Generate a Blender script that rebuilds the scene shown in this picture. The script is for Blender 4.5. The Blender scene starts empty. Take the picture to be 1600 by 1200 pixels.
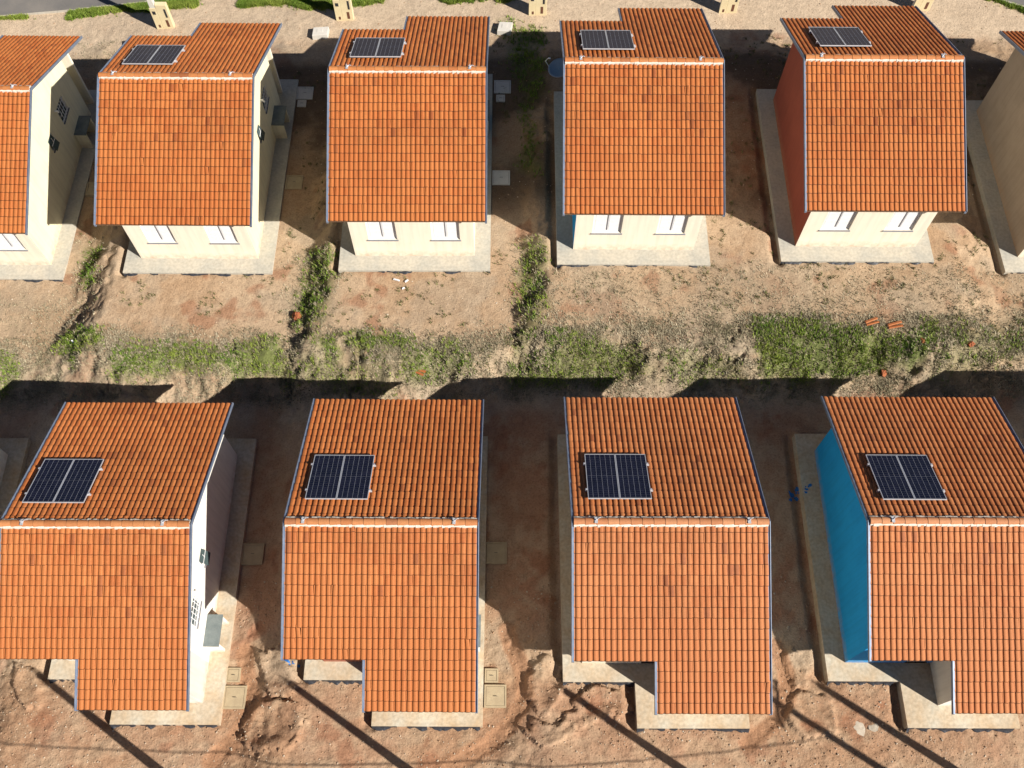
import bpy, math, random
import numpy as np
from mathutils import Matrix, Vector
random.seed(7)
RNG = np.random.default_rng(11)
SC = bpy.context.scene
COL = SC.collection

# ------------------------------------------------------------------ camera
cam_data = bpy.data.cameras.new('camera')
cam_data.sensor_width = 36.0
cam_data.lens = 34.206
cam_data.clip_start = 0.5
cam_data.clip_end = 2000.0
cam = bpy.data.objects.new('camera', cam_data)
COL.objects.link(cam)
PITCH, ROLL = 0.46297, 0.00538
_c, _s = math.cos(PITCH), math.sin(PITCH)
_r = Vector((1, 0, 0)); _u = Vector((0, _c, _s)); _b = Vector((0, -_s, _c))
_cr, _sr = math.cos(ROLL), math.sin(ROLL)
_right = _r * _cr + _u * _sr
_up = _u * _cr - _r * _sr
cam.matrix_world = Matrix(((_right.x, _up.x, _b.x, 0.0), (_right.y, _up.y, _b.y, 0.0),
                           (_right.z, _up.z, _b.z, 36.042), (0, 0, 0, 1)))
SC.camera = cam

# ------------------------------------------------------------------ sky and sun
SUN_TRAVEL = Vector((-1.11, 0.73, -1.0)).normalized()
ELEV = math.asin(-SUN_TRAVEL.z)
world = bpy.data.worlds.new('World')
SC.world = world
world.use_nodes = True
wn = world.node_tree.nodes
wl = world.node_tree.links
for n in list(wn): wn.remove(n)
wo = wn.new('ShaderNodeOutputWorld'); wb = wn.new('ShaderNodeBackground'); ws = wn.new('ShaderNodeTexSky')
ws.sky_type = 'NISHITA'
ws.sun_disc = False
ws.altitude = 700.0
ws.air_density = 0.5
ws.dust_density = 0.3
ws.ozone_density = 1.0
ws.sun_elevation = ELEV
ws.sun_rotation = math.atan2(-SUN_TRAVEL.x, -SUN_TRAVEL.y)
wb.inputs['Strength'].default_value = 0.05
wl.new(ws.outputs[0], wb.inputs[0]); wl.new(wb.outputs[0], wo.inputs[0])
sun_data = bpy.data.lights.new('sun', 'SUN')
sun_data.energy = 5.0
sun_data.angle = math.radians(0.5)
sun_data.color = (1.0, 0.95, 0.87)
sun = bpy.data.objects.new('sun', sun_data)
sun.rotation_euler = SUN_TRAVEL.to_track_quat('-Z', 'Y').to_euler()
sun.location = (30, -20, 40)
COL.objects.link(sun)
SC.view_settings.view_transform = 'Standard'
SC.view_settings.look = 'None'
SC.view_settings.exposure = 0.78
SC.view_settings.gamma = 1.0
SC.view_settings.use_curve_mapping = False
SC.cycles.max_bounces = 6
SC.cycles.diffuse_bounces = 3

# ------------------------------------------------------------------ tagging helpers
def tag(o, label=None, cat=None, group=None, kind=None):
    if label: o['label'] = label
    if cat: o['category'] = cat
    if group: o['group'] = group
    if kind: o['kind'] = kind
    return o
def empty(name, loc=(0, 0, 0), rz=0.0):
    o = bpy.data.objects.new(name, None)
    o.empty_display_size = 0.3
    o.location = loc
    o.rotation_euler = (0, 0, rz)
    COL.objects.link(o)
    return o
def link(name, me, mat=None, parent=None):
    o = bpy.data.objects.new(name, me)
    if mat is not None and not me.materials: me.materials.append(mat)
    COL.objects.link(o)
    if parent is not None: o.parent = parent
    return o
def mesh_np(name, V, F, smooth=False):
    """fast mesh from numpy arrays, F is (n,3) or (n,4)"""
    me = bpy.data.meshes.new(name)
    V = np.ascontiguousarray(V, dtype=np.float32); F = np.ascontiguousarray(F, dtype=np.int32)
    k = F.shape[1]
    me.vertices.add(len(V)); me.vertices.foreach_set('co', V.ravel())
    me.loops.add(F.size); me.loops.foreach_set('vertex_index', F.ravel())
    me.polygons.add(len(F))
    me.polygons.foreach_set('loop_start', np.arange(0, F.size, k, dtype=np.int32))
    me.polygons.foreach_set('loop_total', np.full(len(F), k, dtype=np.int32))
    me.polygons.foreach_set('use_smooth', np.full(len(F), smooth, dtype=bool))
    me.update(calc_edges=True)
    return me
def col_attr(me, name, C):
    a = me.attributes.new(name, 'FLOAT_COLOR', 'POINT')
    C = np.asarray(C, dtype=np.float32)
    if C.shape[1] == 3: C = np.concatenate([C, np.ones((len(C), 1), np.float32)], 1)
    a.data.foreach_set('color', np.ascontiguousarray(C).ravel())

class MB:
    """collects simple solids; build() links them as one mesh object"""
    def __init__(s, sy=1): s.v = []; s.f = []; s.sy = sy
    def quad(s, *p):
        b = len(s.v); s.v += [tuple(q) for q in p]; s.f.append(tuple(range(b, b + len(p))))
    def hexa(s, lo, hi):
        b = len(s.v); s.v += [tuple(q) for q in lo] + [tuple(q) for q in hi]; n = len(lo)
        s.f.append(tuple(range(b + n - 1, b - 1, -1))); s.f.append(tuple(range(b + n, b + 2 * n)))
        for i in range(n):
            j = (i + 1) % n; s.f.append((b + i, b + j, b + n + j, b + n + i))
    def box(s, x0, x1, y0, y1, z0, z1):
        s.hexa([(x0, y0, z0), (x1, y0, z0), (x1, y1, z0), (x0, y1, z0)], [(x0, y0, z1), (x1, y0, z1), (x1, y1, z1), (x0, y1, z1)])
    def prism(s, pts, z0, z1, top=1.0):
        cx = sum(p[0] for p in pts) / len(pts); cy = sum(p[1] for p in pts) / len(pts)
        s.hexa([(x, y, z0) for x, y in pts], [(cx + (x - cx) * top, cy + (y - cy) * top, z1) for x, y in pts])
    def tube(s, pts, r, n=6, r1=None):
        r1 = r if r1 is None else r1
        rings = []; m = len(pts)
        for i, p in enumerate(pts):
            p = Vector(p)
            d = (Vector(pts[min(i + 1, m - 1)]) - Vector(pts[max(i - 1, 0)])).normalized()
            a = d.cross(Vector((0.3, 0.9, 0.31))).normalized(); c = d.cross(a)
            rr = r + (r1 - r) * i / max(1, m - 1)
            b = len(s.v); rings.append(b)
            for k in range(n):
                t = 2 * math.pi * k / n; s.v.append(tuple(p + a * (rr * math.cos(t)) + c * (rr * math.sin(t))))
        for i in range(m - 1):
            for k in range(n):
                j = (k + 1) % n; s.f.append((rings[i] + k, rings[i] + j, rings[i + 1] + j, rings[i + 1] + k))
        s.f.append(tuple(rings[0] + k for k in range(n))[::-1]); s.f.append(tuple(rings[-1] + k for k in range(n)))
    def mesh(s, name):
        me = bpy.data.meshes.new(name)
        if s.sy == 1: me.from_pydata(s.v, [], s.f)
        else: me.from_pydata([(x, -y, z) for x, y, z in s.v], [], [f[::-1] for f in s.f])
        me.update()
        return me
    def build(s, name, mat, parent=None, bevel=0.0):
        o = link(name, s.mesh(name), mat, parent)
        if bevel:
            m = o.modifiers.new('bevel', 'BEVEL'); m.width = bevel; m.segments = 1; m.limit_method = 'ANGLE'
        return o

# ------------------------------------------------------------------ numpy noise
def vnoise(x, y, seed):
    r = np.random.default_rng(seed).random((256, 256)).astype(np.float32)
    xi = np.floor(x).astype(np.int64); yi = np.floor(y).astype(np.int64)
    fx = x - xi; fy = y - yi
    fx = fx * fx * (3 - 2 * fx); fy = fy * fy * (3 - 2 * fy)
    a = r[xi & 255, yi & 255]; b = r[(xi + 1) & 255, yi & 255]; c = r[xi & 255, (yi + 1) & 255]; d = r[(xi + 1) & 255, (yi + 1) & 255]
    return (a + (b - a) * fx) * (1 - fy) + (c + (d - c) * fx) * fy
def fbm(x, y, sc, oct=4, seed=0, gain=0.5):
    s = 0; a = 1; t = 0
    for i in range(oct):
        ang = 0.6 * i + seed
        xr = x * math.cos(ang) - y * math.sin(ang); yr = x * math.sin(ang) + y * math.cos(ang)
        s = s + a * vnoise(xr * sc + 17.3 * i, yr * sc - 9.1 * i, seed * 31 + i); t += a; a *= gain; sc *= 2.03
    return s / t            # 0..1
def poly_sd(x, y, poly):
    """signed distance, positive inside"""
    P = np.array(poly); n = len(P)
    d2 = np.full(x.shape, 1e9); ins = np.zeros(x.shape, bool)
    for i in range(n):
        a = P[i]; b = P[(i + 1) % n]; e = b - a
        wx = x - a[0]; wy = y - a[1]
        t = np.clip((wx * e[0] + wy * e[1]) / (e @ e + 1e-9), 0, 1)
        d2 = np.minimum(d2, (wx - e[0] * t) ** 2 + (wy - e[1] * t) ** 2)
        c = ((a[1] > y) != (b[1] > y)) & (x < (b[0] - a[0]) * (y - a[1]) / (b[1] - a[1] + 1e-12) + a[0])
        ins ^= c
    d = np.sqrt(d2)
    return np.where(ins, d, -d)
def line_d(x, y, pts):
    P = np.array(pts); d2 = np.full(x.shape, 1e9)
    for a, b in zip(P[:-1], P[1:]):
        e = b - a; wx = x - a[0]; wy = y - a[1]
        t = np.clip((wx * e[0] + wy * e[1]) / (e @ e + 1e-9), 0, 1)
        d2 = np.minimum(d2, (wx - e[0] * t) ** 2 + (wy - e[1] * t) ** 2)
    return np.sqrt(d2)
def mask(x, y, polys, soft, pad=1.5):
    """max of weight * soft inside over a list of (weight, polygon)"""
    m = np.zeros(x.shape)
    for w, p in polys:
        P = np.array(p); lo = P.min(0) - pad; hi = P.max(0) + pad
        k = (x > lo[0]) & (x < hi[0]) & (y > lo[1]) & (y < hi[1])
        if not k.any(): continue
        v = w * sst(-soft, soft, poly_sd(x[k], y[k], p))
        m[k] = np.maximum(m[k], v)
    return m

# ------------------------------------------------------------------ materials
def nodes(name):
    m = bpy.data.materials.new(name); m.use_nodes = True
    nt = m.node_tree; b = nt.nodes['Principled BSDF']
    return m, nt.nodes, nt.links, b
def mixc(N, L, fac, a, b, mode='MIX'):
    n = N.new('ShaderNodeMix'); n.data_type = 'RGBA'; n.blend_type = mode
    for sock, v in ((n.inputs['Factor'], fac), (n.inputs['A'], a), (n.inputs['B'], b)):
        if hasattr(v, 'is_output') or isinstance(v, bpy.types.NodeSocket): L.new(v, sock)
        elif isinstance(v, (int, float)): sock.default_value = v
        else: sock.default_value = (*v, 1.0)
    return n.outputs['Result']
def noise(N, L, scale, detail=4, rough=0.55, coord='Object', dist=0.0):
    tc = N.new('ShaderNodeTexCoord'); t = N.new('ShaderNodeTexNoise')
    t.inputs['Scale'].default_value = scale; t.inputs['Detail'].default_value = detail
    t.inputs['Roughness'].default_value = rough; t.inputs['Distortion'].default_value = dist
    L.new(tc.outputs[coord], t.inputs['Vector'])
    return t.outputs['Fac']
def ramp(N, L, fac, stops):
    r = N.new('ShaderNodeValToRGB'); e = r.color_ramp.elements
    while len(e) < len(stops): e.new(0.5)
    for q, (p, c) in zip(e, stops):
        q.position = p; q.color = (c, c, c, 1) if isinstance(c, (int, float)) else (*c, 1)
    L.new(fac, r.inputs['Fac']); return r.outputs['Color']
def bump(N, L, b, h, strength, dist):
    n = N.new('ShaderNodeBump'); n.inputs['Strength'].default_value = strength; n.inputs['Distance'].default_value = dist
    L.new(h, n.inputs['Height']); L.new(n.outputs['Normal'], b.inputs['Normal'])
def mottled(name, c1, c2, scale=3.0, rough=0.85, fine=60.0, bmp=0.15, bd=0.01, metal=0.0, spec=0.3, lo=.86):
    m, N, L, b = nodes(name)
    f = noise(N, L, scale, 6, 0.6)
    c = mixc(N, L, ramp(N, L, f, [(0.3, 0.0), (0.7, 1.0)]), c1, c2)
    g = noise(N, L, fine, 3, 0.6)
    c = mixc(N, L, 1.0, c, ramp(N, L, g, [(0.3, lo), (0.7, 1.0)]), 'MULTIPLY')
    L.new(c, b.inputs['Base Color']); b.inputs['Roughness'].default_value = rough; b.inputs['Metallic'].default_value = metal
    b.inputs['Specular IOR Level'].default_value = spec
    if bmp: bump(N, L, b, g, bmp, bd)
    return m
def attr_mat(name, attr, rough=0.85, fine=40.0, lo=0.8, bmp=0.2, bd=0.01, spec=0.25, fine2=None, trans=0.0):
    m, N, L, b = nodes(name)
    a = N.new('ShaderNodeAttribute'); a.attribute_name = attr
    g = noise(N, L, fine, 5, 0.65)
    c = mixc(N, L, 1.0, a.outputs['Color'], ramp(N, L, g, [(0.25, lo), (0.75, 1.0)]), 'MULTIPLY')
    if fine2:
        g2 = noise(N, L, fine2, 3, 0.7)
        c = mixc(N, L, 1.0, c, ramp(N, L, g2, [(0.35, 0.74), (0.5, 0.98), (0.72, 1.08)]), 'MULTIPLY')
        mm = N.new('ShaderNodeMath'); mm.operation = 'MULTIPLY_ADD'; L.new(g2, mm.inputs[0]); mm.inputs[1].default_value = 0.5; L.new(g, mm.inputs[2]); g = mm.outputs[0]
    L.new(c, b.inputs['Base Color']); b.inputs['Roughness'].default_value = rough
    b.inputs['Specular IOR Level'].default_value = spec
    if bmp: bump(N, L, b, g, bmp, bd)
    return m
M = {}
M['ground'] = attr_mat('bare earth', 'col', 0.95, 3.0, 0.80, 0.9, 0.06, 0.1, fine2=14.0)
M['grass'] = attr_mat('grass blades', 'col', 0.7, 3.0, 0.75, 0, 0, 0.2)
M['stone'] = attr_mat('pebbles', 'col', 0.9, 30.0, 0.8, 0, 0, 0.2)
M['tile'] = attr_mat('clay roof tile', 'tint', 0.72, 9.0, 0.80, 0.12, 0.006, 0.3, fine2=45.0)
M['mortar'] = mottled('ridge mortar', (0.72, 0.66, 0.58), (0.55, 0.46, 0.36), 6, 0.9)
M['deck'] = mottled('roof timber', (0.22, 0.13, 0.07), (0.15, 0.09, 0.05), 5, 0.9)
M['zinc'] = mottled('galvanised flashing', (0.15, 0.19, 0.27), (0.24, 0.28, 0.36), 3, 0.45, 30, 0, 0, 0.35, 0.5)
M['slab'] = mottled('apron concrete', (0.55, 0.50, 0.40), (0.50, 0.36, 0.22), 1.1, 0.92, 9, 0.3, 0.01, lo=.72)
M['slab_grey'] = mottled('grey apron concrete', (0.40, 0.385, 0.335), (0.53, 0.475, 0.38), 1.0, 0.92, 9, 0.3, 0.01, lo=.76)
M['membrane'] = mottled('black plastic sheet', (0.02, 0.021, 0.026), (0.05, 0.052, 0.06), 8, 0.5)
M['asphalt'] = mottled('asphalt', (0.13, 0.125, 0.12), (0.20, 0.18, 0.16), 0.7, 0.95, 50, 0.3, 0.01)
M['kerb'] = mottled('kerb concrete', (0.50, 0.45, 0.37), (0.42, 0.36, 0.28), 2.0, 0.92)
M['paving'] = mottled('sandy pavement', (0.47, 0.35, 0.25), (0.54, 0.43, 0.32), 0.5, 0.95, 20, 0.25, 0.01)
M['white'] = mottled('white painted metal', (0.80, 0.80, 0.80), (0.77, 0.77, 0.77), 2, 0.4, 20, 0)
M['frame_grey'] = mottled('grey sill', (0.22, 0.22, 0.24), (0.18, 0.18, 0.2), 5, 0.6, 30, 0)
M['granite'] = mottled('grey granite', (0.13, 0.155, 0.155), (0.19, 0.215, 0.21), 5, 0.5, 40, 0.05)
M['cover'] = mottled('cover concrete', (0.44, 0.35, 0.22), (0.35, 0.27, 0.17), 3, 0.92, 40, 0.2, 0.01)
M['coverpale'] = mottled('pale concrete', (0.52, 0.49, 0.44), (0.60, 0.56, 0.50), 3, 0.92, 40, 0.2, 0.01)
M['post'] = mottled('cream post concrete', (0.70, 0.60, 0.38), (0.62, 0.50, 0.30), 1.5, 0.85, 30, 0.1)
M['pole'] = mottled('pale pole concrete', (0.66, 0.64, 0.58), (0.58, 0.55, 0.48), 1.5, 0.85, 30, 0.1)
M['dark'] = mottled('dark plastic', (0.025, 0.027, 0.03), (0.04, 0.04, 0.045), 5, 0.5, 30, 0)
M['rust'] = mottled('rusty hole lining', (0.16, 0.06, 0.03), (0.10, 0.045, 0.03), 8, 0.8, 30, 0)
M['clod'] = mottled('red clay clod', (0.34, 0.11, 0.045), (0.25, 0.08, 0.035), 5, 0.95, 20, 0.4, 0.03)
M['alu'] = mottled('aluminium', (0.70, 0.71, 0.73), (0.62, 0.63, 0.66), 4, 0.4, 30, 0, 0, 0.5, 0.5)
M['busbar'] = mottled('cell joints', (0.07, 0.075, 0.095), (0.09, 0.095, 0.115), 4, 0.5, 30, 0)
M['ribbon'] = mottled('cell ribbon', (0.26, 0.27, 0.31), (0.32, 0.33, 0.37), 4, 0.5, 30, 0)
M['dish'] = mottled('dull grey dish', (0.30, 0.36, 0.42), (0.26, 0.31, 0.37), 3, 0.6, 30, 0)
M['paint'] = mottled('spilled blue paint', (0.02, 0.13, 0.42), (0.03, 0.18, 0.5), 9, 0.6, 30, 0)
M['lime'] = mottled('dried plaster', (0.50, 0.41, 0.31), (0.58, 0.50, 0.40), 6, 0.95, 30, 0.2)
M['door'] = mottled('white door', (0.74, 0.73, 0.70), (0.70, 0.69, 0.66), 2, 0.5, 30, 0)
m, N, L, b = nodes('solar glass')
c = mixc(N, L, ramp(N, L, noise(N, L, 6.0, 2), [(0.4, 0.0), (0.6, 1.0)]), (0.006, 0.008, 0.020), (0.010, 0.012, 0.028))
L.new(c, b.inputs['Base Color']); b.inputs['Roughness'].default_value = 0.25; b.inputs['Specular IOR Level'].default_value = 0.08
M['cell'] = m
m, N, L, b = nodes('window glass')
b.inputs['Base Color'].default_value = (0.06, 0.085, 0.085, 1); b.inputs['Roughness'].default_value = 0.08
M['glass'] = m
WALLS = {'cream': ((0.77, 0.70, 0.56), (0.82, 0.75, 0.61)), 'yellow': ((0.74, 0.68, 0.47), (0.79, 0.73, 0.52)), 'white': ((0.74, 0.71, 0.64), (0.79, 0.76, 0.69)),
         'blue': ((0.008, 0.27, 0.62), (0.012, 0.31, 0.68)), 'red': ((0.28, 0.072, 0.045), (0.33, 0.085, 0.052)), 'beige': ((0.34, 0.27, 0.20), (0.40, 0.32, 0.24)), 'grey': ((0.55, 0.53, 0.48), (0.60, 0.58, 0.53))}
def wall_mat(name, p, q):
    m, N, L, b = nodes(name)
    c = mixc(N, L, ramp(N, L, noise(N, L, 1.2, 6, 0.6), [(0.3, 0.0), (0.7, 1.0)]), p, q)
    tc = N.new('ShaderNodeTexCoord'); mp = N.new('ShaderNodeMapping'); mp.inputs['Scale'].default_value = (7, 7, .35)
    st = N.new('ShaderNodeTexNoise'); st.inputs['Scale'].default_value = 1.0; st.inputs['Detail'].default_value = 4
    L.new(tc.outputs['Object'], mp.inputs['Vector']); L.new(mp.outputs['Vector'], st.inputs['Vector'])
    c = mixc(N, L, 1.0, c, ramp(N, L, st.outputs['Fac'], [(0.32, 0.9), (0.55, 1.0)]), 'MULTIPLY')      # rain streaks
    sp = N.new('ShaderNodeSeparateXYZ'); L.new(tc.outputs['Object'], sp.inputs[0])
    mr = N.new('ShaderNodeMapRange'); mr.inputs['From Min'].default_value = .12; mr.inputs['From Max'].default_value = .62; mr.inputs['To Min'].default_value = 1.0; mr.inputs['To Max'].default_value = 0.0
    L.new(sp.outputs['Z'], mr.inputs['Value'])
    ml = N.new('ShaderNodeMath'); ml.operation = 'MULTIPLY'; L.new(mr.outputs[0], ml.inputs[0]); L.new(ramp(N, L, noise(N, L, 4.0, 5, 0.65), [(0.35, 0.1), (0.7, 0.75)]), ml.inputs[1])
    c = mixc(N, L, ml.outputs[0], c, (0.42, 0.25, 0.14))                                                # soil splashed up by rain
    L.new(c, b.inputs['Base Color']); b.inputs['Roughness'].default_value = 0.9; b.inputs['Specular IOR Level'].default_value = 0.25
    bump(N, L, b, noise(N, L, 45, 3), 0.12, 0.006)
    return m
for k, (p, q) in WALLS.items(): M['w_' + k] = wall_mat(k + ' wall paint', p, q)

# ------------------------------------------------------------------ terrain
def sst(a,b,x):
    t=np.clip((x-a)/(b-a),0,1); return t*t*(3-2*t)
def lots(x,z,steps):
    r=np.full_like(x,z[0])
    for (a,b),d in zip(steps,np.diff(z)): r=r+d*sst(a,b,x)
    return r
def base_h(x,y):
    x=np.asarray(x,float);y=np.asarray(y,float)
    wob=.35*np.sin(y*.7+1)+.2*np.sin(y*1.9)
    xt=x+wob*.6-(y-22)*.03
    zt=lots(xt,[-1.29,-.05,.64,1.13,1.13,.61],[(-20.0,-17.4),(-9.3,-8.0),(.1,1.4),(9,11),(18.5,21)])
    zb=lots(x+.3*np.sin(y*.9),[-1.75,-1.22,-.64,-.19,-.16,.0],[(-20,-18),(-10.4,-8.0),(-.9,1.6),(8,11),(18.2,21)])
    cr=19.6+.35*np.sin(x*.55)+.2*np.sin(x*1.7+.6)   # crest of the bank
    k=1-sst(cr-2.0,cr,y)
    h=zt+(zb-zt)*k
    zs=-.32+.008*x      # street level beyond the upper lots
    zs=lots(x,[-1.1,-.55,-.1,.25,.25,.1],[(-24,-16),(-16,-8),(-8,2),(2,12),(14,24)])
    h=h+(zs-h)*sst(34.6,37.6,y)
    return h
GREEN=[
 (1,[(9.68,20.17),(10.65,20.48),(11.97,20.4),(14.07,20.2),(15.14,19.83),(15.98,19.68),(17.3,20.43),(17.34,19.52),(16.82,18.87),(15.37,18.91),(14.31,18.42),(10.53,18.11),(10.22,18.79)]),
 (0.6,[(1.58,19.73),(2.24,20.13),(3.43,19.57),(5.52,19.18),(5.91,18.57),(4.25,18.07),(1.59,18.01),(-0.0,18.35),(-0.0,18.8),(1.58,18.89)]),
 (0.85,[(-6.84,19.95),(-4.29,19.81),(-4.12,19.2),(-6.41,19.17)]),
 (0.8,[(-16.66,19.56),(-15.21,19.82),(-12.75,19.68),(-12.32,19.53),(-9.82,20.16),(-9.54,18.59),(-10.85,18.61),(-12.25,18.81),(-13.47,18.65),(-14.82,18.47),(-16.73,18.36)]),
 (0.8,[(-8.33,20.09),(-7.51,19.94),(-7.22,19.31),(-7.63,18.84),(-8.28,19.38)]),
 (0.8,[(-19.87,20.15),(-18.94,21.11),(-17.81,20.59),(-17.6,19.81),(-18.6,19.23),(-19.23,19.77)]),
 (0.75,[(-22.34,19.97),(-21.31,19.68),(-21.07,19.1),(-21.75,18.1),(-22.02,18.09)]),
 (0.55,[(-19.76,25.17),(-18.83,25.71),(-18.8,23.27),(-19.56,23.44)]),
 (0.5,[(-9.21,24.47),(-7.82,24.18),(-7.69,22.62),(-7.98,20.71),(-8.99,20.49),(-9.37,22.08)]),
 (0.5,[(-4.27,19.5),(-2.14,19.52),(-1.59,18.44),(-3.73,18.05),(-4.78,18.34)]),
 (0.42,[(-0.1,37.65),(1.52,38.06),(1.45,33.23),(0.84,31.96),(1.25,28.19),(0.39,28.53),(0.54,32.76),(-0.24,35.24)]),
 (0.45,[(0.53,24.63),(1.63,24.18),(1.32,21.11),(0.79,18.97),(0.13,19.04),(0.39,21.7)]),
 (0.35,[(6.29,18.78),(9.42,18.76),(9.45,17.87),(6.32,17.9)]),
 (0.3,[(17.48,19.98),(21.65,20.92),(21.18,18.79),(17.34,18.4)]),
 (0.9,[(-23.38,40.41),(-19.93,40.51),(-16.48,40.89),(-16.38,40.2),(-20.87,40.0),(-23.26,39.85)]),
 (0.9,[(-27.62,39.83),(-25.55,40.17),(-25.51,39.71),(-27.52,39.42)]),
 (1,[(-14.34,41.04),(-6.75,40.63),(-6.7,39.89),(-10.0,39.73),(-14.08,40.09)]),
 (0.8,[(-3.75,40.42),(-0.11,40.25),(-0.43,39.8),(-3.72,39.87)]),
 (1,[(24.03,40.56),(25.02,40.56),(26.45,39.57),(26.32,39.02)]),
 (0.5,[(-1.07,38.57),(-0.1,38.75),(0.39,37.63),(-0.41,37.11)]),
 (0.3,[(-8.87,19.16),(-5.31,18.94),(-4.78,17.79),(-9.77,18.14)]),
]
DRY=[
 (0.8,[(-22.74,20.45),(-17.23,20.43),(-9.25,20.12),(-2.68,19.66),(1.58,20.49),(7.97,20.38),(10.72,21.17),(14.44,20.88),(17.39,20.9),(22.07,21.55),(21.3,17.48),(-22.26,17.94)]),
 (0.9,[(-9.6,24.57),(-7.75,24.28),(-7.3,22.3),(-7.66,20.09),(-9.41,20.16),(-9.65,22.4)]),
 (0.8,[(0.39,24.32),(1.77,24.01),(1.73,21.42),(1.31,19.36),(0.13,19.04),(0.25,21.71)]),
 (0.5,[(-20.13,25.52),(-18.72,25.88),(-18.45,23.07),(-18.24,20.64),(-19.52,19.83),(-19.85,22.76)]),
 (0.35,[(1.89,22.86),(22.45,23.17),(21.78,20.3),(10.65,20.55),(2.64,19.88)]),
 (0.5,[(-22.31,38.57),(-19.83,38.12),(-19.93,36.55),(-22.15,36.85)]),
 (0.45,[(-23.01,22.74),(-19.56,22.76),(-19.09,20.47),(-22.31,19.82)]),
]
RED=[
 (1,[(-10.8,17.33),(-9.69,17.27),(-8.41,7.61),(-10.35,7.72),(-11.03,13.88)]),
 (1,[(-0.93,17.1),(2.11,16.92),(1.93,7.57),(-0.8,8.59)]),
 (0.9,[(9.21,16.95),(12.89,16.97),(11.59,7.61),(9.69,8.55)]),
 (0.7,[(-19.44,6.34),(18.8,6.28),(18.05,3.04),(-18.4,2.95)]),
 (0.6,[(-1.13,31.96),(0.23,31.97),(-0.04,26.39),(-1.05,26.39)]),
 (0.9,[(10.03,33.99),(12.17,34.0),(11.85,26.12),(9.61,26.45)]),
 (0.9,[(-18.14,19.28),(-17.32,19.38),(-17.17,18.87),(-17.94,18.61)]),
 (0.6,[(10.63,22.76),(11.96,22.44),(11.45,20.55),(10.39,20.54)]),
 (0.9,[(-15.33,19.2),(-14.53,19.22),(-14.51,18.72),(-15.21,18.68)]),
 (0.6,[(-11.19,32.52),(-10.26,32.53),(-9.94,26.49),(-10.81,26.48)]),
 (0.6,[(-22.18,17.51),(-20.26,17.52),(-21.07,14.02)]),
]
LEDGE=[
 (0.16,[(0.57,4.35),(0.79,4.72),(1.65,4.63),(2.23,5.05),(2.47,5.64),(3.06,5.93),(3.97,5.76),(4.4,5.1),(2.33,4.44),(1.64,4.01),(1.01,3.91)]),
 (0.18,[(-9.2,6.23),(-9.39,7.2),(-8.51,7.38),(-7.67,6.22),(-7.96,5.66),(-8.7,5.62)]),
 (0.2,[(-9.81,4.06),(-9.64,4.72),(-9.29,5.27),(-8.69,5.53),(-7.58,5.33),(-7.28,4.67),(-7.65,3.8),(-9.07,3.78)]),
 (0.14,[(0.66,5.56),(0.59,6.34),(1.22,7.11),(1.87,6.65),(2.02,5.75),(1.43,4.87),(0.93,5.06)]),
 (0.13,[(-18.51,6.06),(-18.39,6.74),(-17.58,6.5),(-17.1,5.36),(-17.75,5.13)]),
 (0.13,[(10.11,5.57),(10.53,5.79),(11.53,5.57),(11.6,4.49),(10.42,4.05),(9.85,4.59)]),
 (0.12,[(9.93,7.15),(10.48,7.26),(10.96,6.47),(10.66,5.9),(10.1,6.01)]),
]
CHAN=[
 (0.55,0.1,[(-0.14,7.97),(0.05,7.38),(0.48,6.46),(0.52,5.56),(0.07,4.69),(-0.84,3.94),(-2.18,3.3)]),
 (0.6,0.1,[(-9.96,7.23),(-9.8,6.3),(-9.43,5.38),(-9.85,4.28),(-10.71,3.41)]),
 (0.5,0.1,[(9.72,7.38),(9.99,6.46),(9.93,5.57),(9.37,4.69),(8.4,4.05)]),
]
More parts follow.
